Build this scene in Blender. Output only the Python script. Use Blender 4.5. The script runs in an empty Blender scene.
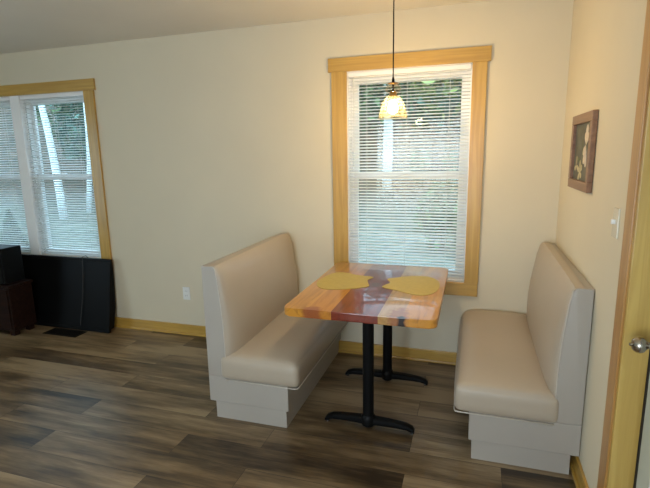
import bpy, bmesh, math, random
from mathutils import Vector, Matrix, noise
random.seed(7)
S = bpy.context.scene
COL = S.collection
PI = math.pi

# ------------------------------------------------------------------ materials
def newmat(name):
    m = bpy.data.materials.new(name); m.use_nodes = True
    nt = m.node_tree; b = nt.nodes['Principled BSDF']
    return m, nt, b
def N(nt, t, **kw):
    n = nt.nodes.new(t)
    for k, v in kw.items(): setattr(n, k, v)
    return n
def rgba(c): return (c[0], c[1], c[2], 1)
def ramp(nt, stops, interp='LINEAR'):
    r = N(nt, 'ShaderNodeValToRGB'); cr = r.color_ramp; cr.interpolation = interp
    while len(cr.elements) < len(stops): cr.elements.new(0.5)
    for e, (p, c) in zip(cr.elements, stops): e.position = p; e.color = rgba(c)
    return r
def coords(nt, scale=(1, 1, 1), loc=(0, 0, 0)):
    t = N(nt, 'ShaderNodeTexCoord'); m = N(nt, 'ShaderNodeMapping')
    m.inputs['Scale'].default_value = scale; m.inputs['Location'].default_value = loc
    nt.links.new(t.outputs['Object'], m.inputs['Vector']); return m
def bump(nt, b, src, strength, dist=0.01):
    bp = N(nt, 'ShaderNodeBump'); bp.inputs['Strength'].default_value = strength; bp.inputs['Distance'].default_value = dist
    nt.links.new(src, bp.inputs['Height']); nt.links.new(bp.outputs['Normal'], b.inputs['Normal'])
def simple(name, c, rough=0.5, metal=0, var=0.06, nscale=8, bmp=0, bscale=80, coat=0):
    m, nt, b = newmat(name)
    mp = coords(nt); no = N(nt, 'ShaderNodeTexNoise'); no.inputs['Scale'].default_value = nscale; no.inputs['Detail'].default_value = 3
    nt.links.new(mp.outputs[0], no.inputs['Vector'])
    r = ramp(nt, [(0.3, [x*(1-var) for x in c]), (0.7, [min(1, x*(1+var)) for x in c])])
    nt.links.new(no.outputs['Fac'], r.inputs[0]); nt.links.new(r.outputs[0], b.inputs['Base Color'])
    b.inputs['Roughness'].default_value = rough; b.inputs['Metallic'].default_value = metal
    b.inputs['Coat Weight'].default_value = coat
    if bmp:
        n2 = N(nt, 'ShaderNodeTexNoise'); n2.inputs['Scale'].default_value = bscale; n2.inputs['Detail'].default_value = 4
        nt.links.new(mp.outputs[0], n2.inputs['Vector']); bump(nt, b, n2.outputs['Fac'], bmp, 0.004)
    return m
def wood(name, c1, c2, axis='X', rough=0.35, coat=0.2, grain=1.0):
    m, nt, b = newmat(name)
    sc = {'X': (1.2, 22, 22), 'Y': (22, 1.2, 22), 'Z': (22, 22, 1.2)}[axis]
    mp = coords(nt, sc)
    no = N(nt, 'ShaderNodeTexNoise'); no.inputs['Scale'].default_value = 1.6*grain; no.inputs['Detail'].default_value = 6; no.inputs['Distortion'].default_value = 0.6
    nt.links.new(mp.outputs[0], no.inputs['Vector'])
    r = ramp(nt, [(0.32, c2), (0.5, [(a+d)/2 for a, d in zip(c1, c2)]), (0.62, c1)])
    nt.links.new(no.outputs['Fac'], r.inputs[0]); nt.links.new(r.outputs[0], b.inputs['Base Color'])
    b.inputs['Roughness'].default_value = rough; b.inputs['Coat Weight'].default_value = coat; b.inputs['Coat Roughness'].default_value = 0.2
    bump(nt, b, no.outputs['Fac'], 0.06, 0.003)
    return m

M = {}
M['wall'] = simple('wall_paint', (0.66, 0.587, 0.435), 0.75, var=0.02, nscale=2, bmp=0.12, bscale=160)
M['ceil'] = simple('ceiling_paint', (0.76, 0.72, 0.64), 0.85, var=0.02, nscale=2, bmp=0.3, bscale=120)
for ax in 'XYZ': M['pine'+ax] = wood('finished_pine_'+ax, (0.54, 0.33, 0.07), (0.42, 0.24, 0.045), ax)
for ax in 'XYZ': M['dpine'+ax] = wood('door_pine_'+ax, (0.56, 0.37, 0.10), (0.44, 0.27, 0.06), ax)
M['casingR'] = wood('door_casing_wood', (0.46, 0.245, 0.072), (0.36, 0.175, 0.045), 'Z')
M['vinyl'] = simple('white_window_vinyl', (0.88, 0.88, 0.87), 0.4, var=0.01)
M['blind'] = simple('white_blind_slat', (0.86, 0.86, 0.85), 0.45, var=0.01)
def slat_mat():
    m = simple('white_translucent_slat', (0.86, 0.87, 0.86), 0.45, var=0.01); nt = m.node_tree
    out = nt.nodes['Material Output']; tl = N(nt, 'ShaderNodeBsdfTranslucent'); tl.inputs[0].default_value = (0.85, 0.88, 0.88, 1)
    mx = N(nt, 'ShaderNodeMixShader'); mx.inputs[0].default_value = 0.35
    nt.links.new(nt.nodes['Principled BSDF'].outputs[0], mx.inputs[1]); nt.links.new(tl.outputs[0], mx.inputs[2]); nt.links.new(mx.outputs[0], out.inputs[0])
    return m
M['slat'] = slat_mat()
M['cordw'] = simple('blind_cord', (0.8, 0.8, 0.78), 0.7, var=0.02)
M['vinylseat'] = simple('beige_upholstery_vinyl', (0.43, 0.355, 0.27), 0.42, var=0.03, nscale=3, bmp=0.10, bscale=260)
M['vinylgrey'] = simple('cool_lit_end_vinyl', (0.385, 0.345, 0.295), 0.45, var=0.03, nscale=3, bmp=0.10, bscale=260)  # same vinyl as the seats, cool light greyed into its colour
M['welt'] = simple('light_welt_piping', (0.52, 0.47, 0.40), 0.5, var=0.03)
M['iron'] = simple('black_powder_coat', (0.005, 0.005, 0.005), 0.4, var=0.1, bmp=0.08, bscale=200)
M['glide'] = simple('steel_glide', (0.6, 0.6, 0.6), 0.25, 1.0)
M['mat'] = simple('golden_placemat_foam', (0.46, 0.335, 0.085), 0.75, var=0.05, nscale=30, bmp=0.15, bscale=300)
M['plate'] = simple('white_plastic', (0.78, 0.78, 0.75), 0.35, var=0.01)
M['ivory'] = simple('ivory_plastic', (0.66, 0.61, 0.48), 0.25, var=0.01)
M['slot'] = simple('dark_slot', (0.03, 0.03, 0.03), 0.6)
M['black'] = simple('black_plastic', (0.005, 0.005, 0.005), 0.45, var=0.1)
M['screen'] = simple('dark_screen', (0.004, 0.004, 0.004), 0.4, var=0.05)
M['dcord'] = simple('grey_cable', (0.05, 0.05, 0.05), 0.5)
M['vent'] = simple('dark_register', (0.01, 0.009, 0.008), 0.5)
M['nickel'] = simple('satin_nickel', (0.42, 0.38, 0.32), 0.22, 1.0, var=0.03)
M['brass'] = simple('antique_brass', (0.45, 0.27, 0.10), 0.28, 1.0, var=0.05)
M['doorw'] = simple('pale_door_paint', (0.52, 0.56, 0.50), 0.35, var=0.02)
M['doorp'] = simple('blue_grey_door_panel', (0.36, 0.42, 0.50), 0.35, var=0.02)
M['frameX'] = wood('reddish_brown_frame', (0.25, 0.125, 0.065), (0.17, 0.08, 0.04), 'Y', 0.4)
M['dkwood'] = wood('dark_brown_cabinet_wood', (0.022, 0.010, 0.007), (0.012, 0.006, 0.005), 'X', 0.4)
M['canvas'] = simple('grey_green_print', (0.085, 0.085, 0.06), 0.5, var=0.35, nscale=14)
M['petalp'] = simple('cream_pink_petal', (0.62, 0.52, 0.40), 0.6, var=0.15, nscale=60)
M['petaly'] = simple('cream_yellow_petal', (0.46, 0.40, 0.24), 0.6, var=0.2, nscale=60)
M['leafp'] = simple('painted_leaf', (0.10, 0.12, 0.05), 0.6, var=0.3, nscale=40)
M['gasket'] = simple('black_weatherstrip', (0.01, 0.01, 0.01), 0.7)
M['bark'] = simple('dark_bark', (0.09, 0.075, 0.06), 0.9, var=0.4, nscale=9, bmp=0.6, bscale=20)
M['pbark'] = simple('pale_bark', (0.66, 0.70, 0.70), 0.8, var=0.15, nscale=6)

for k in ('iron', 'black', 'screen', 'vent', 'dkwood', 'dcord'):
    M[k].node_tree.nodes['Principled BSDF'].inputs['Specular IOR Level'].default_value = 0.10; M[k].node_tree.nodes['Principled BSDF'].inputs['Coat Weight'].default_value = 0
def floor_mat():
    m, nt, b = newmat('dark_plank_floor')
    mp = coords(nt, (1, 1, 1), (0.35, 0.058, 0))
    br = N(nt, 'ShaderNodeTexBrick'); br.offset = 0.37; br.offset_frequency = 2; br.squash = 1
    br.inputs['Color1'].default_value = (0, 0, 0, 1); br.inputs['Color2'].default_value = (1, 1, 1, 1)
    br.inputs['Mortar'].default_value = (0, 0, 0, 1)
    br.inputs['Scale'].default_value = 1; br.inputs['Brick Width'].default_value = 1.22; br.inputs['Row Height'].default_value = 0.18
    br.inputs['Mortar Size'].default_value = 0.0012; br.inputs['Mortar Smooth'].default_value = 0.2; br.inputs['Bias'].default_value = 0
    nt.links.new(mp.outputs[0], br.inputs['Vector'])
    # per-plank shift of the grain pattern
    sep = N(nt, 'ShaderNodeSeparateColor'); nt.links.new(br.outputs['Color'], sep.inputs[0])
    comb = N(nt, 'ShaderNodeCombineXYZ')
    mul = N(nt, 'ShaderNodeMath', operation='MULTIPLY'); mul.inputs[1].default_value = 37
    nt.links.new(sep.outputs[0], mul.inputs[0]); nt.links.new(mul.outputs[0], comb.inputs[2]); nt.links.new(mul.outputs[0], comb.inputs[0])
    mp2 = coords(nt, (1.3, 9, 1)); add = N(nt, 'ShaderNodeVectorMath', operation='ADD')
    nt.links.new(mp2.outputs[0], add.inputs[0]); nt.links.new(comb.outputs[0], add.inputs[1])
    n1 = N(nt, 'ShaderNodeTexNoise'); n1.inputs['Scale'].default_value = 1.0; n1.inputs['Detail'].default_value = 5; n1.inputs['Roughness'].default_value = 0.62
    nt.links.new(add.outputs[0], n1.inputs['Vector'])
    mp3 = coords(nt, (3.5, 70, 1)); add3 = N(nt, 'ShaderNodeVectorMath', operation='ADD')
    nt.links.new(mp3.outputs[0], add3.inputs[0]); nt.links.new(comb.outputs[0], add3.inputs[1])
    n2 = N(nt, 'ShaderNodeTexNoise'); n2.inputs['Scale'].default_value = 1.5; n2.inputs['Detail'].default_value = 4
    nt.links.new(add3.outputs[0], n2.inputs['Vector'])
    # value = 0.45*plank + 0.4*grain + .15 fine
    a = N(nt, 'ShaderNodeMath', operation='MULTIPLY_ADD'); a.inputs[1].default_value = 0.30
    b1 = N(nt, 'ShaderNodeMath', operation='MULTIPLY_ADD'); b1.inputs[1].default_value = 1.10
    c1 = N(nt, 'ShaderNodeMath', operation='MULTIPLY'); c1.inputs[1].default_value = 0.20
    nt.links.new(n2.outputs['Fac'], c1.inputs[0])
    nt.links.new(n1.outputs['Fac'], b1.inputs[0]); nt.links.new(c1.outputs[0], b1.inputs[2])
    nt.links.new(sep.outputs[0], a.inputs[0]); nt.links.new(b1.outputs[0], a.inputs[2])
    r = ramp(nt, [(0.56, (0.032, 0.020, 0.011)), (0.72, (0.110, 0.070, 0.034)), (0.88, (0.22, 0.150, 0.080)), (1.0, (0.32, 0.23, 0.13))])
    nt.links.new(a.outputs[0], r.inputs[0])
    mx = N(nt, 'ShaderNodeMix', data_type='RGBA'); mx.inputs['B'].default_value = (0.02, 0.014, 0.01, 1)
    nt.links.new(br.outputs['Fac'], mx.inputs['Factor']); nt.links.new(r.outputs[0], mx.inputs['A'])
    nt.links.new(mx.outputs['Result'], b.inputs['Base Color'])
    b.inputs['Roughness'].default_value = 0.36
    bump(nt, b, n2.outputs['Fac'], 0.10, 0.002)
    return m
M['floor'] = floor_mat()

def table_mat(x0, w):
    m, nt, b = newmat('epoxy_coated_butcher_block')
    t = N(nt, 'ShaderNodeTexCoord'); sx = N(nt, 'ShaderNodeSeparateXYZ'); nt.links.new(t.outputs['Object'], sx.inputs[0])
    f = N(nt, 'ShaderNodeMapRange'); f.inputs['From Min'].default_value = x0; f.inputs['From Max'].default_value = x0+w
    nt.links.new(sx.outputs[0], f.inputs['Value'])
    org, org2 = (0.58, 0.25, 0.032), (0.52, 0.20, 0.026)
    red, tan = (0.19, 0.026, 0.008), (0.46, 0.25, 0.07)
    pl = ramp(nt, [(0, org), (0.17, org2), (0.335, red), (0.64, tan), (0.79, org)], 'CONSTANT')
    nt.links.new(f.outputs[0], pl.inputs[0])
    mp = coords(nt, (18, 1.6, 18)); n1 = N(nt, 'ShaderNodeTexNoise'); n1.inputs['Scale'].default_value = 1.2; n1.inputs['Detail'].default_value = 6; n1.inputs['Distortion'].default_value = 1.2
    nt.links.new(mp.outputs[0], n1.inputs['Vector'])
    g = ramp(nt, [(0.3, (0.62, 0.55, 0.5)), (0.55, (1, 1, 1)), (0.8, (1.0, 1.0, 1.0))]); nt.links.new(n1.outputs['Fac'], g.inputs[0])
    mx = N(nt, 'ShaderNodeMix', data_type='RGBA', blend_type='MULTIPLY'); mx.inputs['Factor'].default_value = 1
    nt.links.new(pl.outputs[0], mx.inputs['A']); nt.links.new(g.outputs[0], mx.inputs['B'])
    last = mx.outputs['Result']
    # knots and reddish heartwood patches
    for (kx, ky, kz, rx, ry, col, amt) in [(0.615, 0.03, 0, 0.05, 0.12, (0.30, 0.09, 0.03), .75),
                                       (0.165, 0.0, -0.015, 0.055, 0.06, (0.26, 0.06, 0.025), .8), (0.40, 0.55, 0, 0.035, 0.05, (0.10, 0.03, 0.015), .8), (0.10, 0.75, 0, 0.05, 0.10, (0.36, 0.13, 0.04), .6), (0.73, 0.85, 0, 0.04, 0.12, (0.36, 0.13, 0.04), .7), (0.632, -0.004, 0, 0.022, 0.026, (0.012, 0.005, 0.004), 1.0)]:
        mk = coords(nt, (1/rx, 1/ry, 0), (-(x0+kx)/rx, -ky/ry, 0))
        ln = N(nt, 'ShaderNodeVectorMath', operation='LENGTH')
        nn = N(nt, 'ShaderNodeTexNoise'); nn.inputs['Scale'].default_value = 25
        cc = coords(nt); nt.links.new(cc.outputs[0], nn.inputs['Vector'])
        nt.links.new(mk.outputs[0], ln.inputs[0])
        ad = N(nt, 'ShaderNodeMath', operation='MULTIPLY_ADD'); ad.inputs[1].default_value = 1.2
        nt.links.new(nn.outputs['Fac'], ad.inputs[0]); nt.links.new(ln.outputs['Value'], ad.inputs[2])
        mr = N(nt, 'ShaderNodeMapRange'); mr.inputs['From Min'].default_value = 1.25; mr.inputs['From Max'].default_value = 1.8
        mr.inputs['To Min'].default_value = amt; mr.inputs['To Max'].default_value = 0
        nt.links.new(ad.outputs[0], mr.inputs['Value'])
        mm = N(nt, 'ShaderNodeMix', data_type='RGBA'); mm.inputs['B'].default_value = rgba(col)
        nt.links.new(mr.outputs[0], mm.inputs['Factor']); nt.links.new(last, mm.inputs['A']); last = mm.outputs['Result']
    nt.links.new(last, b.inputs['Base Color'])
    b.inputs['Roughness'].default_value = 0.3; b.inputs['Specular IOR Level'].default_value = 0.3; b.inputs['Coat Weight'].default_value = 0.75; b.inputs['Coat Roughness'].default_value = 0.04
    return m

def glass_mat(name, tint=(1, 1, 1), refl=0.06, rough=0.0):
    m = bpy.data.materials.new(name); m.use_nodes = True; nt = m.node_tree; nt.nodes.clear()
    out = N(nt, 'ShaderNodeOutputMaterial'); mix = N(nt, 'ShaderNodeMixShader')
    tr = N(nt, 'ShaderNodeBsdfTransparent'); tr.inputs[0].default_value = rgba(tint)
    gl = N(nt, 'ShaderNodeBsdfGlossy'); gl.inputs['Roughness'].default_value = rough
    fr = N(nt, 'ShaderNodeLayerWeight'); pw = N(nt, 'ShaderNodeMath', operation='POWER'); pw.inputs[1].default_value = 5
    nt.links.new(fr.outputs['Facing'], pw.inputs[0])
    ml = N(nt, 'ShaderNodeMath', operation='MULTIPLY_ADD'); ml.inputs[1].default_value = 0.9; ml.inputs[2].default_value = refl
    nt.links.new(pw.outputs[0], ml.inputs[0]); nt.links.new(ml.outputs[0], mix.inputs[0])
    nt.links.new(tr.outputs[0], mix.inputs[1]); nt.links.new(gl.outputs[0], mix.inputs[2]); nt.links.new(mix.outputs[0], out.inputs[0])
    return m
M['glass'] = glass_mat('window_glass', (0.93, 0.97, 0.98), 0.04)
M['cglass'] = glass_mat('clear_lamp_glass', (0.97, 0.90, 0.78), 0.10)

def shade_mat():
    m = bpy.data.materials.new('ribbed_lamp_glass'); m.use_nodes = True; nt = m.node_tree; nt.nodes.clear()
    out = N(nt, 'ShaderNodeOutputMaterial')
    tr = N(nt, 'ShaderNodeBsdfTransparent'); tr.inputs[0].default_value = (1.0, 0.94, 0.82, 1)
    tl = N(nt, 'ShaderNodeBsdfTranslucent'); tl.inputs[0].default_value = (1.0, 0.86, 0.60, 1)
    gl = N(nt, 'ShaderNodeBsdfGlossy'); gl.inputs['Roughness'].default_value = 0.1
    wv = N(nt, 'ShaderNodeTexNoise'); wv.inputs['Scale'].default_value = 90; mp = coords(nt); nt.links.new(mp.outputs[0], wv.inputs['Vector'])
    mr = N(nt, 'ShaderNodeMapRange'); mr.inputs['From Min'].default_value = 0.35; mr.inputs['From Max'].default_value = 0.65
    mr.inputs['To Min'].default_value = 0.003; mr.inputs['To Max'].default_value = 0.022; nt.links.new(wv.outputs['Fac'], mr.inputs['Value'])
    m1 = N(nt, 'ShaderNodeMixShader'); nt.links.new(mr.outputs[0], m1.inputs[0]); nt.links.new(tr.outputs[0], m1.inputs[1]); nt.links.new(tl.outputs[0], m1.inputs[2])
    m2 = N(nt, 'ShaderNodeMixShader'); m2.inputs[0].default_value = 0.05
    nt.links.new(m1.outputs[0], m2.inputs[1]); nt.links.new(gl.outputs[0], m2.inputs[2]); nt.links.new(m2.outputs[0], out.inputs[0])
    return m
M['shade'] = shade_mat()
def emis(name, c, s):
    m = bpy.data.materials.new(name); m.use_nodes = True; nt = m.node_tree; nt.nodes.clear()
    out = N(nt, 'ShaderNodeOutputMaterial'); e = N(nt, 'ShaderNodeEmission'); e.inputs[0].default_value = rgba(c); e.inputs[1].default_value = s
    nt.links.new(e.outputs[0], out.inputs[0]); return m
BULB = 630
M['bulb'] = emis('glowing_bulb', (1.0, 0.78, 0.47), BULB)

def leaf_mat(name, c1, c2):
    m, nt, b = newmat(name)
    ge = N(nt, 'ShaderNodeNewGeometry'); r = ramp(nt, [(0.0, c1), (0.75, c2), (1.0, [min(1, x*2.8+.06) for x in c2])])  # last stop paints bright highlights onto a few leaves
    nt.links.new(ge.outputs['Random Per Island'], r.inputs[0]); nt.links.new(r.outputs[0], b.inputs['Base Color'])
    b.inputs['Roughness'].default_value = 0.5; b.inputs['Transmission Weight'].default_value = 0
    out = nt.nodes['Material Output']; tl = N(nt, 'ShaderNodeBsdfTranslucent'); nt.links.new(r.outputs[0], tl.inputs[0])
    mx = N(nt, 'ShaderNodeMixShader'); mx.inputs[0].default_value = 0.35
    nt.links.new(b.outputs[0], mx.inputs[1]); nt.links.new(tl.outputs[0], mx.inputs[2]); nt.links.new(mx.outputs[0], out.inputs[0])
    return m
M['leafA'] = leaf_mat('green_leaves', (0.02, 0.05, 0.025), (0.08, 0.15, 0.06))
M['leafB'] = leaf_mat('blue_green_leaves', (0.015, 0.05, 0.04), (0.05, 0.13, 0.10))
M['leafC'] = leaf_mat('yellow_green_leaves', (0.04, 0.07, 0.02), (0.22, 0.26, 0.08))
M['leafD'] = leaf_mat('conifer_needles', (0.015, 0.05, 0.03), (0.04, 0.10, 0.06))
def ground_mat():
    m, nt, b = newmat('leaf_littered_lawn')
    mp = coords(nt); n1 = N(nt, 'ShaderNodeTexNoise'); n1.inputs['Scale'].default_value = 0.5; n1.inputs['Detail'].default_value = 3
    n2 = N(nt, 'ShaderNodeTexVoronoi'); n2.inputs['Scale'].default_value = 7
    nt.links.new(mp.outputs[0], n1.inputs['Vector']); nt.links.new(mp.outputs[0], n2.inputs['Vector'])
    ra = ramp(nt, [(0.0, (0.018, 0.022, 0.014)), (0.4, (0.04, 0.04, 0.025)), (0.7, (0.085, 0.048, 0.028)), (1, (0.15, 0.11, 0.075))])  # far leaf litter, with forest shade darkened into its brown
    rb = ramp(nt, [(0.0, (0.06, 0.09, 0.07)), (0.5, (0.11, 0.15, 0.12)), (1, (0.20, 0.23, 0.18))])
    se = N(nt, 'ShaderNodeSeparateColor'); nt.links.new(n2.outputs['Color'], se.inputs[0])
    nt.links.new(se.outputs[0], ra.inputs[0]); nt.links.new(se.outputs[1], rb.inputs[0])
    ty = N(nt, 'ShaderNodeTexCoord'); sy = N(nt, 'ShaderNodeSeparateXYZ'); nt.links.new(ty.outputs['Object'], sy.inputs[0])
    mr = N(nt, 'ShaderNodeMapRange'); mr.inputs['From Min'].default_value = 4.5; mr.inputs['From Max'].default_value = 8.5; nt.links.new(sy.outputs[1], mr.inputs['Value'])
    mx = N(nt, 'ShaderNodeMix', data_type='RGBA'); nt.links.new(mr.outputs[0], mx.inputs['Factor']); nt.links.new(rb.outputs[0], mx.inputs['A']); nt.links.new(ra.outputs[0], mx.inputs['B'])
    nt.links.new(mx.outputs['Result'], b.inputs['Base Color']); b.inputs['Roughness'].default_value = 0.9
    return m
M['ground'] = ground_mat()

# ------------------------------------------------------------------ mesh helpers
def link(name, bm, mat, root=None, smooth=False):
    me = bpy.data.meshes.new(name)
    o0 = Vector((0, 0, 0))
    p = root
    while p is not None:
        o0 = o0 + p.location; p = p.parent
    bmesh.ops.translate(bm, verts=bm.verts, vec=-o0)
    bmesh.ops.recalc_face_normals(bm, faces=bm.faces)
    if smooth:
        for f in bm.faces: f.smooth = True
    bm.to_mesh(me); bm.free()
    me.materials.append(M[mat])
    o = bpy.data.objects.new(name, me); COL.objects.link(o)
    if smooth == 'auto':
        try: me.set_sharp_from_angle(angle=math.radians(35))
        except Exception: pass
    if root is not None: o.parent = root
    return o
def thing(name, loc, label, cat, group=None, kind=None):
    o = bpy.data.objects.new(name, None); o.empty_display_size = 0.05; COL.objects.link(o); o.location = loc
    return tag(o, label, cat, group, kind)
def tag(o, label=None, cat=None, group=None, kind=None):
    if label: o['label'] = label
    if cat: o['category'] = cat
    if group: o['group'] = group
    if kind: o['kind'] = kind
    return o
def struct(o): o['kind'] = 'structure'; return o
def BM(): return bmesh.new()
def box(bm, x0, x1, y0, y1, z0, z1, bev=0, seg=2):
    vs = [bm.verts.new(p) for p in ((x0,y0,z0),(x1,y0,z0),(x1,y1,z0),(x0,y1,z0),(x0,y0,z1),(x1,y0,z1),(x1,y1,z1),(x0,y1,z1))]
    fs = [bm.faces.new([vs[i] for i in q]) for q in ((0,3,2,1),(4,5,6,7),(0,1,5,4),(1,2,6,5),(2,3,7,6),(3,0,4,7))]
    if bev:
        es = list({e for f in fs for e in f.edges})
        bmesh.ops.bevel(bm, geom=es, offset=bev, segments=seg, profile=0.5, affect='EDGES')
    return bm
def bx(*a, **k): return box(BM(), *a, **k)
def prism(bm, pts, axis, a, b, bev=0):
    def P(u, v, w):
        return {'z': (u, v, w), 'y': (u, w, v), 'x': (w, u, v)}[axis]
    lo = [bm.verts.new(P(u, v, a)) for u, v in pts]; hi = [bm.verts.new(P(u, v, b)) for u, v in pts]
    n = len(pts); fs = [bm.faces.new(lo[::-1]), bm.faces.new(hi)]
    for i in range(n): fs.append(bm.faces.new((lo[i], lo[(i+1) % n], hi[(i+1) % n], hi[i])))
    if bev:
        es = list(set(fs[0].edges) | set(fs[1].edges))
        bmesh.ops.bevel(bm, geom=es, offset=bev, segments=3, profile=0.5, affect='EDGES')
    return bm
def tube(bm, pts, r, n=8, cap=True):
    pts = [Vector(p) for p in pts]; rs = r if isinstance(r, (list, tuple)) else [r]*len(pts)
    rings = []; ref = None
    for i, p in enumerate(pts):
        d = (pts[min(i+1, len(pts)-1)] - pts[max(i-1, 0)]).normalized()
        if ref is None or abs(ref.dot(d)) > 0.95: ref = Vector((0, 0, 1)) if abs(d.z) < 0.9 else Vector((1, 0, 0))
        u = d.cross(ref).normalized(); v = d.cross(u)
        rings.append([bm.verts.new(p + (u*math.cos(2*PI*k/n) + v*math.sin(2*PI*k/n))*rs[i]) for k in range(n)])
    for a, b in zip(rings, rings[1:]):
        for k in range(n): bm.faces.new((a[k], a[(k+1) % n], b[(k+1) % n], b[k]))
    if cap: bm.faces.new(rings[0][::-1]); bm.faces.new(rings[-1])
    return bm
def lathe(bm, prof, c, axis='z', n=32):
    """prof: (radius, height) pairs about a centre"""
    rings = []
    for r, h in prof:
        ring = []
        for k in range(n if r > 1e-6 else 1):
            a = 2*PI*k/n; u, v = r*math.cos(a), r*math.sin(a)
            p = {'z': (u, v, h), 'x': (h, u, v), 'y': (u, h, v)}[axis]
            ring.append(bm.verts.new(Vector(p)+Vector(c)))
        rings.append(ring)
    for a, b in zip(rings, rings[1:]):
        for k in range(n):
            A = a if len(a) > 1 else a*n; B = b if len(b) > 1 else b*n
            q = [A[k], A[(k+1) % n], B[(k+1) % n], B[k]]; q2 = []
            for v in q:
                if v not in q2: q2.append(v)
            if len(q2) > 2: bm.faces.new(q2)
    return bm

# ------------------------------------------------------------------ camera
CAM = Vector((-0.5341, -3.366, 1.5442)); YAW, PITCH, ROLL, FPX = -0.3085, -0.1897, -0.0188, 467.39
F = Vector((math.sin(YAW)*math.cos(PITCH), math.cos(YAW)*math.cos(PITCH), math.sin(PITCH)))
R0 = Vector((math.cos(YAW), -math.sin(YAW), 0)); U0 = R0.cross(F)
R2 = R0*math.cos(ROLL)+U0*math.sin(ROLL); U2 = -R0*math.sin(ROLL)+U0*math.cos(ROLL)
cd = bpy.data.cameras.new('camera'); cam = bpy.data.objects.new('camera', cd); COL.objects.link(cam)
cd.sensor_width = 36; cd.lens = FPX*36/650; cd.clip_start = 0.05; cd.clip_end = 200
cam.matrix_world = Matrix(((R2.x, U2.x, -F.x, CAM.x), (R2.y, U2.y, -F.y, CAM.y), (R2.z, U2.z, -F.z, CAM.z), (0, 0, 0, 1)))
S.camera = cam

# ------------------------------------------------------------------ room shell
XL, YF, H, TH = -6.3, -4.7, 2.4805, 0.14
ZS, ZT = 0.6275, 2.1146                  # window opening bottom and top
WIN = [(-1.4204, -0.5709), (-5.335, -3.7418)]
def wall_with_holes(name, fixed, a0, a1, z0, z1, holes, axis):
    """wall slab; holes = (a,b,z0,z1) in wall coordinates"""
    bm = BM(); lo, hi = fixed
    def B(p, q, r, s):
        if q-p < 1e-4 or s-r < 1e-4: return
        if axis == 'x': box(bm, p, q, lo, hi, r, s)
        else: box(bm, lo, hi, p, q, r, s)
    cur = a0
    for (p, q, r, s) in sorted(holes):
        B(cur, p, z0, z1); B(p, q, z0, r); B(p, q, s, z1); cur = q
    B(cur, a1, z0, z1)
    return struct(link(name, bm, 'wall'))
wall_with_holes('wall_back', (0, TH), XL-TH, TH, 0, H, [(a, b, ZS, ZT) for a, b in WIN], 'x')
DY0, DY1, DZ = -2.50, -1.565, 2.06
wall_with_holes('wall_right', (0, TH), YF, 0, 0, H, [(DY0, DY1, 0, DZ)], 'y')
wall_with_holes('wall_left', (XL-TH, XL), YF, 0, 0, H, [(-4.3, -2.6, 0.5, 2.1)], 'y')
wall_with_holes('wall_front', (YF-TH, YF), XL-TH, TH, 0, H, [(-2.2, -0.5, 0.5, 2.1)], 'x')
struct(link('floor', bx(XL-TH, TH, YF-TH, TH, -0.12, 0), 'floor'))
struct(link('ceiling', bx(XL-TH, TH, YF-TH, TH, H, H+0.12), 'ceil'))

def baseboard(name, a, b, axis, fx):
    bm = BM()
    hgt = 0.093
    if axis == 'x': box(bm, a, b, fx-0.014, fx, 0, hgt, 0.003); box(bm, a, b, fx-0.026, fx-0.012, 0, 0.018, 0.004)
    else: box(bm, fx-0.014, fx, a, b, 0, hgt, 0.003); box(bm, fx-0.026, fx-0.012, a, b, 0, 0.018, 0.004)
    return struct(link(name, bm, 'pineX' if axis == 'x' else 'pineY'))
baseboard('baseboard_back', XL, 0, 'x', 0)
baseboard('baseboard_right', -1.48, -0.026, 'y', 0)

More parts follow.
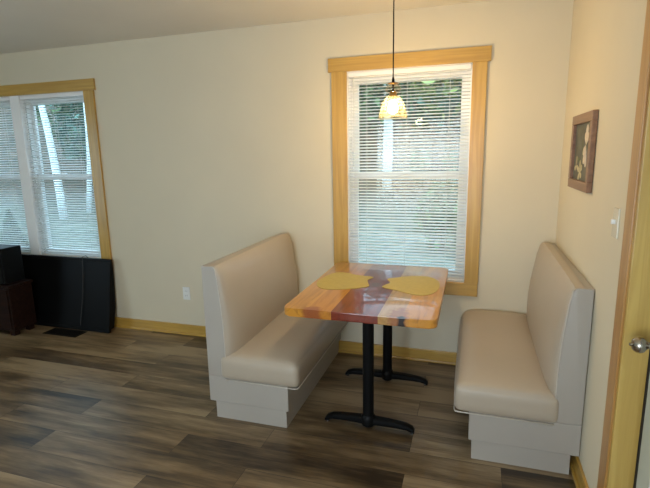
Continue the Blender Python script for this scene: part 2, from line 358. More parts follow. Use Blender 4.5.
# ------------------------------------------------------------------ windows
def window(name, units, casing_x, header_x, apron_x):
    root = struct(bpy.data.objects.new(name, None)); COL.objects.link(root)
    x0, x1 = units[0][0], units[-1][1]
    link('header_board', bx(header_x[0], header_x[1], -0.021, 0, ZT, 2.2076, 0.002), 'pineX', root)
    for a, b in ((casing_x[0], x0), (x1, casing_x[1])):
        link('side_casing', bx(a, b, -0.019, 0, ZS, ZT, 0.002), 'pineZ', root)
    link('apron_board', bx(apron_x[0], apron_x[1], -0.019, 0, 0.533, ZS, 0.002), 'pineX', root)
    # white jamb lining inside the opening
    bm = BM(); t = 0.004
    box(bm, x0, x0+t, 0.0, TH, ZS, ZT); box(bm, x1-t, x1, 0.0, TH, ZS, ZT)
    box(bm, x0, x1, 0.0, TH, ZT-t, ZT); box(bm, x0, x1, 0.0, TH, ZS, ZS+t)
    link('jamb_lining', bm, 'vinyl', root)
    for i in range(len(units)-1):
        link('mullion', bx(units[i][1], units[i+1][0], -0.004, TH, ZS, ZT, 0.002), 'vinyl', root)
    for (a, b) in units:
        fw = 0.030
        bm = BM()
        box(bm, a+t, a+fw, 0.035, 0.12, ZS+t, ZT-t); box(bm, b-fw, b-t, 0.035, 0.12, ZS+t, ZT-t)
        box(bm, a+fw, b-fw, 0.035, 0.12, ZT-fw, ZT-t); box(bm, a+fw, b-fw, 0.035, 0.12, ZS+t, ZS+fw)
        fr = link('window_frame', bm, 'vinyl', root)
        for nm, z0, z1, y0 in (('upper_sash', 1.355, ZT-fw, 0.075), ('lower_sash', ZS+fw, 1.405, 0.045)):
            bm = BM(); s = 0.036; y1 = y0+0.028; A, B_ = a+fw, b-fw
            box(bm, A, A+s, y0, y1, z0, z1, 0.003); box(bm, B_-s, B_, y0, y1, z0, z1, 0.003)
            box(bm, A+s, B_-s, y0, y1, z1-s-.01, z1, 0.003); box(bm, A+s, B_-s, y0, y1, z0, z0+s+.01, 0.003)
            sa = link(nm, bm, 'vinyl', root)
            link('glass_pane', bx(A+s-.003, B_-s+.003, y0+0.012, y0+0.015, z0+s+.007, z1-s-.007), 'glass', sa)
        # sash lock
        xm = (a+b)/2
        link('sash_lock', bx(xm-0.03, xm+0.03, 0.03, 0.05, 1.405, 1.418, 0.003), 'vinyl', root)
    return root
window('window_1', [WIN[0]], (-1.5318, -0.4782), (-1.5547, -0.4576), (-1.53, -0.480))
window('window_2', [(-5.335, -4.595), (-4.482, -3.7418)], (-5.44, -3.636), (-5.46, -3.6177), (-5.44, -3.640))

def blind(a, b, label):
    g = 0.004
    root = thing('window_blind', ((a+b)/2, 0.02, ZT-0.006), label, 'blind', 'white mini blinds')
    link('headrail', bx(a+g, b-g, 0.0, 0.03, ZT-0.036, ZT-0.006, 0.002), 'blind', root)
    zt, zb = ZT-0.048, 0.662; n = 65
    bm = BM(); tilt = math.radians(20); w = 0.0125
    for i in range(n):
        z = zt + (zb-zt)*i/(n-1)
        prev = None
        pts = []
        for k in range(5):
            s = (k/4-0.5)*2
            u = s*w; c = 0.0022*(1-s*s)
            y = 0.016 + u*math.cos(tilt) - c*math.sin(tilt)
            zz = z + u*math.sin(tilt) + c*math.cos(tilt)
            pts.append((y, zz))
        th = 0.0005
        top = [[bm.verts.new((x, y, zz+th)) for (y, zz) in pts] for x in (a+g, b-g)]
        bot = [[bm.verts.new((x, y, zz-th)) for (y, zz) in pts] for x in (a+g, b-g)]
        for k in range(4):
            bm.faces.new((top[0][k], top[1][k], top[1][k+1], top[0][k+1]))
            bm.faces.new((bot[0][k+1], bot[1][k+1], bot[1][k], bot[0][k]))
        bm.faces.new((top[0][0], bot[0][0], bot[1][0], top[1][0])); bm.faces.new((top[0][4], top[1][4], bot[1][4], bot[0][4]))
        for e in (0, 1):
            bm.faces.new([top[e][k] for k in range(5)] + [bot[e][k] for k in range(4, -1, -1)])
    link('slats', bm, 'slat', root)
    link('bottom_rail', bx(a+g, b-g, 0.006, 0.026, ZS+0.008, ZS+0.026, 0.003), 'blind', root)
    for fx in (0.16, 0.5, 0.84):
        x = a + (b-a)*fx
        bm = BM()
        for y in (0.0025, 0.0295): tube(bm, [(x, y, ZT-0.036), (x, y, ZS+0.024)], 0.0009, 5)
        link('ladder_cord', bm, 'cordw', root)
    link('tilt_wand', tube(BM(), [(a+0.045, -0.004, ZT-0.04), (a+0.045, -0.006, ZT-0.55)], 0.0035, 6), 'cordw', root)
    return root
blind(WIN[0][0]+.004, WIN[0][1]-.004, 'white mini blind in the single window behind the dining table')
blind(-4.478, -3.746, 'white mini blind in the left window, on the side nearer the table')
blind(-5.331, -4.599, 'white mini blind cut off by the left edge of the photo')

# ------------------------------------------------------------------ booth benches
def make_bench(s, xo, yn, yf, label, puff):
    """s=+1 opens toward +x. Depth offsets d are measured from the outer back."""
    root = thing('booth_bench', (xo, (yn+yf)/2, 0), label, 'bench', 'upholstered booth benches')
    X = lambda d: xo + s*d
    def sb(d0, d1, y0, y1, z0, z1, bev=0): 
        a, b = sorted((X(d0), X(d1))); return bx(a, b, y0, y1, z0, z1, bev, seg=2)
    link('toe_kick', sb(0.036, 0.488, yn+0.008, yf, 0.0, 0.112), 'vinylgrey', root)
    link('seat_base', sb(0.0, 0.505, yn, yf, 0.107, 0.268, 0.004), 'vinylgrey', root)
    # backrest end / shell panel
    shell = [(0.0, 0.268), (0.118, 0.268), (0.119, 0.45), (0.116, 0.60), (0.107, 0.73), (0.098, 0.82), (0.084, 0.915), (0.078, 0.930), (0.066, 0.934), (0.0, 0.934)]
    link('backrest_shell', prism(BM(), [(X(d), z) for d, z in shell], 'y', yn, yf, 0.004), 'vinylgrey', root, 'auto')
    # puffy backrest cushion: lofted along y
    prof = [(0.04, 0.9335), (0.075, 0.931), (0.084, 0.918), (0.094, 0.86), (0.103, 0.77), (0.110, 0.69), (0.116, 0.60), (0.119, 0.50), (0.119, 0.42), (0.118, 0.385)]
    bulge = [0.004, 0.008, 0.018, 0.036, 0.048, 0.056, 0.060, 0.058, 0.052, 0.048]
    lift = [0.014, 0.015, 0.010, 0.003, 0, 0, 0, 0, 0, 0]
    bm = BM(); rows = []
    K = 26
    for k in range(K+1):
        t = -math.cos(PI*k/K)                       # -1..1, dense near the ends
        q = max(0.0, 1-abs(t)**5)**0.42
        y = (yn+yf)/2 + t*(yf-yn)/2*0.998
        rows.append([bm.verts.new((X(d+(b*puff+(0.014 if puff > 1 and b < 0.04 else 0))*q), y, z+l*q*(1.5+0.5*t))) for (d, z), b, l in zip(prof, bulge, lift)])
    for r0, r1 in zip(rows, rows[1:]):
        for j in range(len(prof)-1): bm.faces.new((r0[j], r0[j+1], r1[j+1], r1[j]))
    # close the hidden back so that the cushion is a solid
    back = [[bm.verts.new((X(0.03), r[0].co.y, z)) for z in (0.925, 0.385)] for r in rows]
    for i in range(K):
        bm.faces.new((rows[i][0], rows[i+1][0], back[i+1][0], back[i][0]))
        bm.faces.new((back[i][0], back[i+1][0], back[i+1][1], back[i][1]))
        bm.faces.new((rows[i][-1], rows[i+1][-1], back[i+1][1], back[i][1]))
    for i in (0, K): bm.faces.new(rows[i] + [back[i][1], back[i][0]])
    cu = link('backrest_cushion', bm, 'vinylseat', root, 'auto')
    # welt along the edge between end panel and cushion
    for yy in (yn,):
        pts = [(X(d+0.001), yy+0.001, z) for d, z in prof[1:]]
        link('back_welt', tube(BM(), pts, 0.0032, 6), 'welt', root, True)
    # seat cushion: rounded box with a crown
    D0, D1, Z0, Z1 = (0.082 if s > 0 else 0.098), (0.570 if s > 0 else 0.581), 0.257, 0.401
    bm = BM(); nx, ny, nz = 16, 26, 7
    grid = {}
    cx, hx = (D0+D1)/2, (D1-D0)/2; cy, hy = (yn-0.014+yf)/2, (yf-yn+0.014)/2; cz, hz = (Z0+Z1)/2, (Z1-Z0)/2
    r = 0.034
    def V(i, j, k):
        key = (i, j, k)
        if key in grid: return grid[key]
        u, v, w = [-math.cos(PI*t/n) for t, n in ((i, nx), (j, ny), (k, nz))]
        p = Vector((u*hx, v*hy, w*hz)); inner = Vector((max(-hx+r, min(hx-r, p.x)), max(-hy+r, min(hy-r, p.y)), max(-hz+r, min(hz-r, p.z))))
        d = p-inner
        if d.length > 1e-9: p = inner + d.normalized()*min(r, max(abs(d.x), abs(d.y), abs(d.z)))
        if p.z > 0: p.z += (0.046+0.012*v)*(1-abs(u)**4)**0.7*((1-abs(v)**5)**0.8 if v < 0 else (1-0.35*v**12))*(p.z/hz)
        p.x += 0.006*(1-w*w)*(1-abs(v)**6) if u > 0.99 else 0
        grid[key] = bm.verts.new((X(cx+p.x), cy+p.y, cz+p.z)); return grid[key]
    def quad(*q): bm.faces.new([V(*t) for t in q])
    for i in range(nx):
        for j in range(ny):
            for k in (0, nz): quad((i, j, k), (i+1, j, k), (i+1, j+1, k), (i, j+1, k))
    for i in range(nx):
        for k in range(nz):
            for j in (0, ny): quad((i, j, k), (i+1, j, k), (i+1, j, k+1), (i, j, k+1))
    for j in range(ny):
        for k in range(nz):
            for i in (0, nx): quad((i, j, k), (i, j+1, k), (i, j+1, k+1), (i, j, k+1))
    link('seat_cushion', bm, 'vinylseat', root, True)
    bm = tube(BM(), [(X(0.12), yn-0.010, 0.260), (X(D1-0.02), yn-0.010, 0.260), (X(D1-0.006), yn-0.004, 0.260), (X(D1-0.001), yn+0.016, 0.260), (X(D1-0.001), yf-0.01, 0.260)], 0.0035, 6)
    link('seat_welt', bm, 'welt', root, True)
    return root
make_bench(-1, -0.004, -1.110, -0.004, 'beige upholstered booth bench against the right wall', 0.78)
make_bench(1, -1.992, -1.118, -0.004, 'beige upholstered booth bench left of the table, back to the room', 1.38)
for o in list(bpy.data.objects):
    pass

# ------------------------------------------------------------------ table
TX0, TX1, TY0, TY1, TZ = -1.482, -0.677, -1.162, -0.068, 0.745
M['table'] = table_mat(TX0-(TX0+TX1)/2, TX1-TX0)
tb = thing('dining_table', ((TX0+TX1)/2, (TY0+TY1)/2, 0), 'wooden dining table of striped glossy planks on two black pedestals', 'table')
def rrect(x0, x1, y0, y1, r, n=6):
    pts = []
    for cx, cy, a0 in ((x1-r, y1-r, 0), (x0+r, y1-r, 90), (x0+r, y0+r, 180), (x1-r, y0+r, 270)):
        for k in range(n+1):
            a = math.radians(a0+90*k/n); pts.append((cx+r*math.cos(a), cy+r*math.sin(a)))
    return pts
# the object coordinates of the plank pattern start at the near edge
top = link('table_top', prism(BM(), rrect(TX0, TX1, TY0, TY1, 0.035), 'z', TZ-0.046, TZ, 0.007), 'table', None, 'auto')
for v in top.data.vertices: v.co -= Vector(((TX0+TX1)/2, TY0, TZ))
top.parent = tb; top.location = Vector(((TX0+TX1)/2, TY0, TZ)) - tb.location
def pedestal(px, py, a0, a1, root):
    col = link('pedestal_column', lathe(BM(), [(0, 0.05), (0.0315, 0.05), (0.0315, 0.69), (0, 0.69)], (px, py, 0), n=28), 'iron', root, 'auto')
    link('mounting_plate', bx(px-0.17, px+0.17, py-0.035, py+0.035, 0.689, 0.6985, 0.002), 'iron', root)
    base = link('pedestal_base', lathe(BM(), [(0, 0.012), (0.030, 0.012), (0.040, 0.022), (0.043, 0.05), (0.040, 0.072), (0.033, 0.082), (0, 0.082)], (px, py, 0), n=28), 'iron', root, 'auto')
    for sx, L in ((-1, px-a0), (1, a1-px)):
        bm = BM(); st = []
        for (f, z, w, h) in ((0.02, 0.045, 0.030, 0.026), (0.25, 0.046, 0.026, 0.023), (0.6, 0.044, 0.023, 0.020), (0.82, 0.039, 0.023, 0.018), (0.95, 0.028, 0.023, 0.016), (1.0, 0.017, 0.020, 0.009)):
            x = px + sx*L*f
            ring = []
            for k in range(12):
                a = 2*PI*k/12; ca, sa = math.cos(a), math.sin(a)
                ring.append(bm.verts.new((x, py+w*math.copysign(abs(ca)**0.6, ca), z+h*math.copysign(abs(sa)**0.7, sa))))
            st.append(ring)
        for r0, r1 in zip(st, st[1:]):
            for k in range(12): bm.faces.new((r0[k], r0[(k+1) % 12], r1[(k+1) % 12], r1[k]))
        bm.faces.new(st[0]); bm.faces.new(st[-1][::-1])
        ft = link('foot', bm, 'iron', base, 'auto')
        link('glide', lathe(BM(), [(0, 0), (0.011, 0), (0.011, 0.006), (0.004, 0.008), (0.004, 0.02), (0, 0.02)], (px+sx*L*0.955, py, 0), n=14), 'glide', base, 'auto')
pedestal(-1.057, -0.969, -1.313, -0.795, tb)
pedestal(-1.050, -0.388, -1.345, -0.775, tb)

def placemat(pts, label):
    c = Vector((sum(p[0] for p in pts)/len(pts), sum(p[1] for p in pts)/len(pts), TZ))
    # smooth closed outline (Catmull-Rom)
    out = []; n = len(pts)
    for i in range(n):
        p0, p1, p2, p3 = [Vector(pts[(i+k-1) % n]) for k in range(4)]
        for t in (0, .25, .5, .75):
            out.append(tuple(0.5*((2*p1)+(p2-p0)*t+(2*p0-5*p1+4*p2-p3)*t*t+(3*p1-p0-3*p2+p3)*t**3)))
    bm = prism(BM(), [(x-c.x, y-c.y) for x, y in out], 'z', 0.0, 0.003)
    o = link('placemat', bm, 'mat'); o.location = c
    return tag(o, label, 'placemat', 'golden placemats')
placemat([(-1.427, -0.73), (-1.458, -0.65), (-1.457, -0.55), (-1.445, -0.48), (-1.425, -0.415), (-1.392, -0.375), (-1.34, -0.375), (-1.245, -0.42), (-1.138, -0.44), (-1.158, -0.518), (-1.140, -0.589), (-1.124, -0.667), (-1.21, -0.735), (-1.313, -0.778), (-1.382, -0.775)],
         'golden leaf-shaped placemat on the left half of the table')
placemat([(-1.035, -0.663), (-1.030, -0.608), (-1.008, -0.548), (-1.040, -0.468), (-0.992, -0.422), (-0.933, -0.38), (-0.86, -0.348), (-0.797, -0.348), (-0.748, -0.391), (-0.716, -0.463), (-0.706, -0.553), (-0.712, -0.642), (-0.737, -0.727), (-0.785, -0.770), (-0.834, -0.768), (-0.884, -0.745), (-0.948, -0.705)],
         'golden leaf-shaped placemat on the right half of the table')

# ------------------------------------------------------------------ pendant lamp
LX, LY = -0.992, -0.6
pl = thing('pendant_lamp', (LX, LY, H), 'glass pendant lamp lit above the table on a thin dark cord', 'lamp')
link('ceiling_canopy', lathe(BM(), [(0, H-0.028), (0.02, H-0.028), (0.055, H-0.014), (0.062, H), (0, H)], (LX, LY, 0), n=32), 'brass', pl, 'auto')
link('cord', tube(BM(), [(LX, LY, H-0.02), (LX, LY, 1.945)], 0.0036, 8), 'iron', pl, True)
link('cord_grip', lathe(BM(), [(0, 1.965), (0.0055, 1.965), (0.0085, 1.945), (0.0085, 1.930), (0, 1.930)], (LX, LY, 0), n=16), 'iron', pl, 'auto')
link('collar_disc', lathe(BM(), [(0, 1.936), (0.030, 1.934), (0.034, 1.930), (0.030, 1.927), (0, 1.925)], (LX, LY, 0), n=28), 'brass', pl, 'auto')
link('glass_bubble', lathe(BM(), [(0.012, 1.926), (0.034, 1.918), (0.044, 1.902), (0.042, 1.888), (0.026, 1.878), (0.012, 1.876)], (LX, LY, 0), n=28), 'cglass', pl, True)
link('stem', lathe(BM(), [(0, 1.927), (0.0055, 1.927), (0.0055, 1.885), (0, 1.885)], (LX, LY, 0), n=14), 'iron', pl, 'auto')
link('socket_cap', lathe(BM(), [(0, 1.890), (0.014, 1.888), (0.021, 1.878), (0.023, 1.858), (0.023, 1.838), (0, 1.838)], (LX, LY, 0), n=24), 'brass', pl, 'auto')
prof = [(0.023, 1.868), (0.034, 1.862), (0.047, 1.848), (0.058, 1.828), (0.067, 1.805), (0.075, 1.778), (0.081, 1.755), (0.084, 1.739), (0.0815, 1.739), (0.0785, 1.755), (0.0725, 1.778), (0.0645, 1.805), (0.0555, 1.828), (0.0445, 1.846), (0.031, 1.859), (0.021, 1.864)]
link('lamp_shade', lathe(BM(), prof, (LX, LY, 0), n=48), 'shade', pl, 'auto')
link('light_bulb', lathe(BM(), [(0, 1.765), (0.014, 1.768), (0.024, 1.778), (0.028, 1.793), (0.024, 1.810), (0.015, 1.825), (0.012, 1.838), (0, 1.838)], (LX, LY, 0), n=20), 'bulb', pl, True)

# ------------------------------------------------------------------ outlet, switch
oc = thing('wall_outlet', (-2.878, 0, 0.378), 'white duplex outlet low on the back wall left of the bench', 'outlet')
link('cover_plate', bx(-2.913, -2.843, -0.006, 0, 0.321, 0.435, 0.002), 'plate', oc)
for z in (0.357, 0.399):
    so = link('socket_face', bx(-2.894, -2.862, -0.008, -0.005, z-0.014, z+0.014, 0.002), 'plate', oc)
    bm = BM(); box(bm, -2.886, -2.884, -0.0085, -0.0075, z-0.004, z+0.006); box(bm, -2.872, -2.870, -0.0085, -0.0075, z-0.004, z+0.006)
    link('slots', bm, 'slot', so)
sw = thing('light_switch', (0, -1.318, 1.262), 'small pale switch plate on the right wall beside the door casing', 'switch')
link('cover_plate', bx(-0.006, 0, -1.355, -1.283, 1.205, 1.320, 0.002), 'ivory', sw)
link('toggle', bx(-0.020, -0.005, -1.325, -1.313, 1.258, 1.277, 0.002), 'plate', sw)

# ------------------------------------------------------------------ framed picture
y0, y1, z0, z1 = -0.885, -0.410, 1.340, 1.722
pf = thing('framed_picture', (0, (y0+y1)/2, (z0+z1)/2), 'framed picture of pale flowers in a reddish brown frame on the right wall', 'picture')
w = 0.048
bm = BM()
box(bm, -0.026, -0.002, y0, y1, z1-w, z1, 0.003); box(bm, -0.026, -0.002, y0, y1, z0, z0+w, 0.003)
box(bm, -0.026, -0.002, y0, y0+w, z0+w, z1-w, 0.003); box(bm, -0.026, -0.002, y1-w, y1, z0+w, z1-w, 0.003)
link('frame', bm, 'frameX', pf)
cv = link('print', bx(-0.010, -0.004, y0+w-.003, y1-w+.003, z0+w-.003, z1-w+.003), 'canvas', pf)
def petals(mat, name, cy, cz, items, off):
    bm = BM()
    for i, (ang, L, W, sh) in enumerate(items):
        a = math.radians(ang); pts = []
        for k in range(14):
            t = 2*PI*k/14; u = sh + L*0.5*(1+math.cos(t)); v = W*0.5*math.sin(t)*(0.6+0.4*math.cos(t))
            pts.append((cy+u*math.cos(a)-v*math.sin(a), cz+u*math.sin(a)+v*math.cos(a)))
        prism(bm, pts, 'x', -0.0112-off-0.0003*i, -0.0100)
    return link(name, bm, mat, cv)
# a tall pale bloom upper middle and a yellowish cluster low on the far side
petals('petalp', 'painted_bloom', -0.725, 1.565, [(90, .10, .075, 0), (60, .07, .05, 0), (125, .07, .05, 0), (-70, .10, .06, 0), (-100, .11, .05, 0), (-40, .07, .05, 0)], 0)
petals('petaly', 'painted_bloom', -0.62, 1.43, [(90, .06, .045, 0), (150, .06, .045, 0), (210, .05, .04, 0), (-60, .055, .045, 0), (20, .05, .04, 0)], 0)
petals('petaly', 'painted_bloom', -0.53, 1.46, [(90, .05, .035, 0), (200, .045, .035, 0), (-30, .045, .035, 0)], 0)
petals('leafp', 'painted_leaves', -0.66, 1.46, [(80, .12, .03, 0.02), (130, .11, .03, 0.02), (20, .10, .03, 0.02)], -0.001)

# ------------------------------------------------------------------ door in the right wall
dr = struct(bpy.data.objects.new('door_1', None)); COL.objects.link(dr)
CW = 0.085
link('door_casing', bx(-0.019, 0, -1.565, -1.480, 0, DZ, 0.002), 'casingR', dr)
link('door_casing', bx(-0.019, 0, DY0-CW, DY0, 0, DZ, 0.002), 'casingR', dr)
link('head_casing', bx(-0.021, 0, DY0-CW-.02, -1.46, DZ, DZ+0.11, 0.002), 'pineY', dr)
bm = BM(); box(bm, -0.012, 0.070, -1.583, -1.5651, 0, DZ, 0.002)
link('door_jamb', bm, 'dpineZ', dr)
bm = BM(); box(bm, -0.012, 0.070, DY0+.0001, DY0+0.018, 0, DZ, 0.002); link('door_jamb', bm, 'dpineZ', dr)
link('head_jamb', bx(-0.012, 0.070, DY0+0.018, -1.583, DZ-0.018, DZ), 'dpineY', dr)
link('weatherstrip', bx(0.0702, 0.082, -1.600, -1.5652, 0.0, DZ, 0.0), 'gasket', dr)
slab = link('door_slab', bx(0.0705, 0.114, DY0+0.004, -1.602, 0.012, DZ-0.02, 0.003), 'doorw', dr)
bm = BM()
for (a, b, c, d) in ((-2.40, -1.725, 0.15, 0.80), (-2.40, -1.725, 0.98, 1.90)):
    box(bm, 0.0655, 0.0700, a, b, c, c+0.02, .001); box(bm, 0.0655, 0.0700, a, b, d-0.02, d, .001)
    box(bm, 0.0655, 0.0700, a, a+0.02, c+.02, d-.02, .001); box(bm, 0.0655, 0.0700, b-0.02, b, c+.02, d-.02, .001)
link('panel_moulding', bm, 'vinyl', slab)
bm = BM()
for (a, b, c, d) in ((-2.38, -1.745, 0.17, 0.78), (-2.38, -1.745, 1.0, 1.88)): box(bm, 0.0685, 0.0704, a, b, c, d)
link('door_panel', bm, 'doorp', slab)
ky, kz = -1.668, 0.905
kn = link('door_knob', lathe(BM(), [(0, -0.012), (0.008, -0.0115), (0.018, -0.009), (0.026, 0.001), (0.0275, 0.010), (0.024, 0.021), (0.015, 0.029), (0.011, 0.036), (0.010, 0.060), (0, 0.060)], (0, ky, kz), 'x', 28), 'nickel', slab, 'auto')
link('knob_rosette', lathe(BM(), [(0, 0.058), (0.020, 0.058), (0.031, 0.063), (0.033, 0.0704), (0, 0.0704)], (0, ky, kz), 'x', 28), 'nickel', kn, 'auto')
link('lock_button', lathe(BM(), [(0, -0.020), (0.005, -0.019), (0.006, -0.011), (0, -0.011)], (0, ky, kz), 'x', 14), 'nickel', kn, 'auto')

# ------------------------------------------------------------------ left corner: television, cabinet, box, vent
tv = thing('television', (-4.19, -0.13, 0), 'black flat television without stand leaning on the wall under the left window', 'television')
def shear(bm, zb=0.0):
    # lean: the top is nearer to the wall
    for v in bm.verts: v.co.y += (v.co.z-zb)*0.165
    return bm
TA, TB2 = -4.80, -3.600
def tvbox(a, b, y0, y1, z0, z1, bev=0): return shear(bx(a, b, y0, y1, z0, z1, bev))
link('rear_housing', shear(prism(BM(), [(-0.150, 0.01), (-0.085, 0.02), (-0.070, 0.20), (-0.095, 0.42), (-0.118, 0.62), (-0.150, 0.645)], 'x', TA+0.02, TB2-0.02, 0.004)), 'black', tv)
bm = BM(); bw = 0.028
box(bm, TA, TB2, -0.172, -0.148, 0.0, bw, 0.003); box(bm, TA, TB2, -0.172, -0.148, 0.655-bw, 0.655, 0.003)
box(bm, TA, TA+bw, -0.172, -0.148, bw, 0.655-bw, 0.003); box(bm, TB2-bw, TB2, -0.172, -0.148, bw, 0.655-bw, 0.003)
link('bezel', shear(bm), 'black', tv)
link('screen', tvbox(TA+bw-.002, TB2-bw+.002, -0.166, -0.156, bw-.002, 0.657-bw), 'screen', tv)
pts = []
for k in range(16):
    t = k/15; pts.append((-3.905+0.012*math.sin(t*4), -0.178+0.165*(0.668-0.62*t)-0.003, 0.668-0.62*t))
pts = [(-3.885, 0.165*0.66-0.125, 0.64), (-3.895, 0.165*0.67-0.150, 0.672)] + pts
link('power_cord', tube(BM(), pts, 0.0032, 6), 'dcord', tv, True)

cb = thing('low_cabinet', (-4.82, -0.345, 0), 'dark brown low wooden cabinet cut off by the left edge of the photo', 'cabinet')
link('cabinet_body', bx(-5.35, -4.37, -0.45, -0.225, 0.05, 0.445, 0.004), 'dkwood', cb)
link('cabinet_top', bx(-5.37, -4.35, -0.465, -0.22, 0.445, 0.470, 0.004), 'dkwood', cb)
for x in (-5.30, -4.44):
    link('leg', bx(x, x+0.05, -0.44, -0.39, 0, 0.05), 'dkwood', cb); link('leg', bx(x, x+0.05, -0.29, -0.24, 0, 0.05), 'dkwood', cb)
for x0, x1 in ((-5.33, -4.87), (-4.85, -4.39)):
    d = link('cabinet_door', bx(x0, x1, -0.462, -0.4502, 0.07, 0.43, 0.003), 'dkwood', cb)
    hx = x1-0.05 if x1 < -4.5 else x0+0.05
    link('door_pull', lathe(BM(), [(0, -0.478), (0.010, -0.476), (0.008, -0.466), (0.004, -0.4622), (0, -0.4622)], (hx, 0, 0.30), 'y', 14), 'brass', d)
sp = thing('speaker_box', (-4.52, -0.345, 0.47), 'plain black box standing on the dark cabinet at the left edge', 'box')
link('speaker_body', bx(-4.98, -4.405, -0.44, -0.25, 0.476, 0.792, 0.006), 'black', sp)
link('front_grille', bx(-4.96, -4.425, -0.446, -0.4402, 0.49, 0.778, 0.002), 'screen', sp)
for x in (-4.95, -4.46): link('foot', bx(x, x+0.03, -0.40, -0.29, 0.47, 0.476), 'black', sp)

vt = thing('floor_vent', (-4.01, -0.25, 0), 'black metal floor register on the floor before the television', 'vent')
bm = BM(); vx0, vx1, vy0, vy1 = -4.20, -3.825, -0.330, -0.188
box(bm, vx0, vx1, vy0, vy0+0.02, 0, 0.005, .001); box(bm, vx0, vx1, vy1-0.02, vy1, 0, 0.005, .001)
box(bm, vx0, vx0+0.02, vy0+.02, vy1-.02, 0, 0.005, .001); box(bm, vx1-0.02, vx1, vy0+.02, vy1-.02, 0, 0.005, .001)
link('vent_frame', bm, 'vent', vt)
bm = BM()
for k in range(24):
    x = vx0+0.024+(vx1-vx0-0.05)*k/23
    box(bm, x, x+0.006, vy0+0.02, vy1-0.02, 0.0005, 0.004)
link('louvres', bm, 'vent', vt)
link('damper', bx(vx0+.02, vx1-.02, vy0+.02, vy1-.02, 0.0, 0.001), 'vent', vt)

# ------------------------------------------------------------------ outside
def gz(x, y): return -0.45 + 0.105*max(0, y) + 0.42*max(0, y-11) + 0.08*noise.noise(Vector((x*0.3, y*0.3, 0)))
bm = BM(); gx = [i*0.8 for i in range(-60, 26)]; gy = [0.15]+[0.8+i*0.8 for i in range(48)]
gv = [[bm.verts.new((x, y, gz(x, y))) for x in gx] for y in gy]
for j in range(len(gy)-1):
    for i in range(len(gx)-1): bm.faces.new((gv[j][i], gv[j][i+1], gv[j+1][i+1], gv[j+1][i]))
struct(link('ground', bm, 'ground', None, True))

def leaves(bm, c, rad, n, size, flat=0.6):
    for _ in range(n):
        while True:
            p = Vector((random.uniform(-1, 1), random.uniform(-1, 1), random.uniform(-1, 1)))
            if 0.25 < p.length < 1: break
        # clumpy crown
        q = Vector((c[0]+p.x*rad[0], c[1]+p.y*rad[1], c[2]+p.z*rad[2]))
        if noise.noise(q*0.9) < -0.12: continue
        s = size*random.uniform(0.5, 1.3)
        nrm = Vector((random.gauss(0, 1), random.gauss(0, 1), random.gauss(0, 1)*0.8+0.5)).normalized()
        u = nrm.orthogonal().normalized(); u = Matrix.Rotation(random.uniform(0, 2*PI), 3, nrm) @ u; v = nrm.cross(u)
        vs = [bm.verts.new(q+u*s), bm.verts.new(q+v*s*0.45+u*s*.1), bm.verts.new(q-u*s), bm.verts.new(q-v*s*0.45+u*s*.1)]
        bm.faces.new(vs)
def tree(x, y, trunk_r, height, crown, n, leaf, bark, label, cat='tree', lean=(0, 0), size=0.13, grp='trees outside the windows'):
    z = gz(x, y)
    root = thing('tree', (x, y, z), label, cat, grp)
    pts = []; 
    for k in range(9):
        t = k/8; pts.append((x+lean[0]*t+lean[1]*math.sin(t*PI), y+0.1*math.sin(t*5), z-0.1+height*t))
    bm = tube(BM(), pts, [trunk_r*(1-0.6*k/8) for k in range(9)], 10)
    # boughs
    for k in range(6):
        a = random.uniform(0, 2*PI); i = random.randint(4, 8); p = Vector(pts[i]); L = crown[0]*0.7
        q = p+Vector((math.cos(a)*L, math.sin(a)*crown[1]*0.7, random.uniform(0.2, 0.8)))
        tube(bm, [p, (p+q)/2+Vector((0, 0, .1)), q], [trunk_r*0.35, trunk_r*0.25, trunk_r*0.1], 6)
    link('trunk', bm, bark, root, True)
    bm = BM(); leaves(bm, (x+lean[0], y, z+crown[3]), crown[:3], n, size); link('foliage', bm, leaf, root)
    return root
def shrub(x, y, rad, n, leaf, label, size=0.10):
    z = gz(x, y); root = thing('shrub', (x, y, z), label, 'shrub', 'shrubs outside the windows')
    bm = BM()
    for k in range(7):
        a = 2*PI*k/7; tube(bm, [(x, y, z-.05), (x+math.cos(a)*rad[0]*.5, y+math.sin(a)*rad[1]*.5, z+rad[2]*1.1)], [.02, .008], 5)
    link('stems', bm, 'bark', root)
    bm = BM(); leaves(bm, (x, y, z+rad[2]*0.95), rad, n, size); link('foliage', bm, leaf, root)
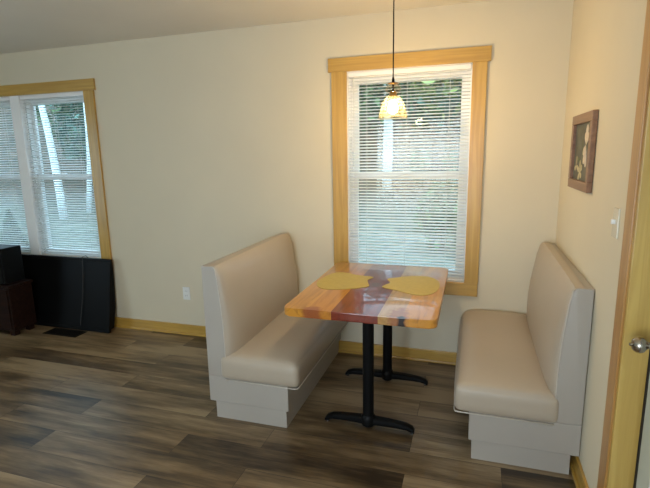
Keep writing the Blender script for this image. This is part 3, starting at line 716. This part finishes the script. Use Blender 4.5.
TREES = [
 # seen through the window behind the table
 (-2.40, 8.3, 0.09, 6.0, (2.0, 1.0, 2.0, 3.6), 3600, 'leafA', 'bark', 'leafy green tree upper left in the window behind the table'),
 (-1.70, 11.5, 0.12, 7.0, (2.3, 1.0, 2.5, 3.6), 4200, 'leafB', 'bark', 'bluish green tree farther back in the window behind the table'),
 (-0.80, 6.2, 0.07, 5.5, (1.1, 0.8, 1.7, 3.5), 2600, 'leafC', 'bark', 'yellowish green tree at upper right in the window behind the table'),
 (-4.2, 14.0, 0.14, 8.0, (2.8, 1.2, 3.6, 3.2), 4200, 'leafA', 'bark', 'deep green tree far behind in the window behind the table'),
 (-0.9, 16.6, 0.14, 8.0, (3.0, 1.2, 3.6, 3.2), 4200, 'leafB', 'bark', 'dark tree farthest back on the right in the middle window'),
 (-2.85, 9.8, 0.15, 7.5, (0.9, 0.3, 0.9, 5.4), 900, 'leafA', 'pbark', 'tree with a pale straight trunk below the lit lamp'),
 # seen through the left window
 (-10.02, 5.5, 0.10, 6.0, (0.7, 0.35, 0.8, 5.6), 700, 'leafA', 'pbark', 'pale curving trunk in the middle of the left window'),
 (-9.95, 6.2, 0.07, 5.6, (0.7, 0.3, 0.8, 5.6), 600, 'leafB', 'pbark', 'thinner pale trunk right beside the curving one'),
 (-10.3, 8.1, 0.12, 7.0, (2.6, 1.2, 2.9, 3.2), 4600, 'leafB', 'bark', 'bluish green tree behind the pale trunks in the left window'),
 (-13.6, 10.8, 0.12, 7.0, (2.9, 1.2, 2.9, 3.2), 4800, 'leafA', 'bark', 'green tree at the far left edge of the left window'),
 (-17.0, 14.4, 0.14, 8.0, (3.4, 1.2, 3.6, 3.2), 4600, 'leafB', 'bark', 'dark tree farthest back beyond the left window'),
 (-12.5, 17.2, 0.14, 8.0, (3.4, 1.2, 3.6, 3.2), 4600, 'leafA', 'bark', 'green tree farther back between the crowns in the left window'),
]
for t in TREES:
    ln = (-0.6, -0.05) if 'curving' in t[8] and t[8].startswith('pale') else ((0.35, 0.05) if 'thinner' in t[8] else (0, 0))
    tree(*t, lean=ln)
shrub(-0.95, 4.2, (0.45, 0.4, 0.55), 900, 'leafA', 'green shrub low at the right of the window behind the table')
shrub(-1.5, 9.85, (0.8, 0.35, 0.6), 1500, 'leafA', 'dark green shrubbery at the foot of the trees in the middle window')
shrub(-11.8, 12.6, (2.6, 0.4, 0.9), 3000, 'leafB', 'wide shrubbery under the trees in the left window')
# small dark conifer low in the left window
cx, cy = -8.12, 2.6; z = gz(cx, cy)
cf = thing('conifer', (cx, cy, z), 'small dark conifer low in the left window near the photo edge', 'tree')
link('trunk', tube(BM(), [(cx, cy, z-.05), (cx, cy, z+0.84)], [.03, .006], 8), 'bark', cf)
bm = BM()
for _ in range(2600):
    t = random.random()**0.7; h = 0.05+0.84*(1-t); r = 0.30*t*math.sqrt(random.random()); a = random.uniform(0, 2*PI)
    q = Vector((cx+r*math.cos(a), cy+r*math.sin(a), z+h)); s = 0.035
    d = Vector((math.cos(a), math.sin(a), -0.3+random.gauss(0, .3))).normalized(); v = d.cross(Vector((random.gauss(0, 1), random.gauss(0, 1), 1))).normalized()
    bm.faces.new([bm.verts.new(q+d*s), bm.verts.new(q+v*s*.35), bm.verts.new(q-d*s), bm.verts.new(q-v*s*.35)])
link('foliage', bm, 'leafD', cf)

# ------------------------------------------------------------------ light
wd = bpy.data.worlds.new('daylight'); S.world = wd; wd.use_nodes = True
bg = wd.node_tree.nodes['Background']; bg.inputs[0].default_value = (0.58, 0.82, 1.0, 1); bg.inputs[1].default_value = 5.0
def area(name, loc, direction, sx, sy, power, col):
    l = bpy.data.lights.new(name, 'AREA'); l.shape = 'RECTANGLE'; l.size = sx; l.size_y = sy; l.energy = power; l.color = col
    o = bpy.data.objects.new(name, l); COL.objects.link(o); o.location = loc
    o.rotation_euler = Vector(direction).to_track_quat('-Z', 'Y').to_euler(); return o
# daylight through the window behind the camera
area('daylight_front', (-1.35, YF-0.10, 1.3), (0, 1, 0), 1.65, 1.55, 42, (0.90, 0.93, 1.0))
area('bounce_left', (XL-0.10, -3.45, 1.3), (1, 0, 0), 1.6, 1.5, 4, (0.95, 0.97, 1.0))  # weak neutral lamp added to stand in for bounced room light
for nm, loc, w in (('portal_middle', (-0.996, TH+0.02, 1.37), 0.85), ('portal_left', (-4.54, TH+0.02, 1.37), 1.59)):
    o = area(nm, loc, (0, -1, 0), w, 1.49, 1, (1, 1, 1)); o.data.cycles.is_portal = True

S.view_settings.view_transform = 'Standard'; S.view_settings.look = 'None'
S.view_settings.exposure = 0.0; S.view_settings.gamma = 1; S.view_settings.use_curve_mapping = False
S.cycles.max_bounces = 10; S.cycles.transparent_max_bounces = 16; S.cycles.sample_clamp_indirect = 6; S.cycles.caustics_reflective = False
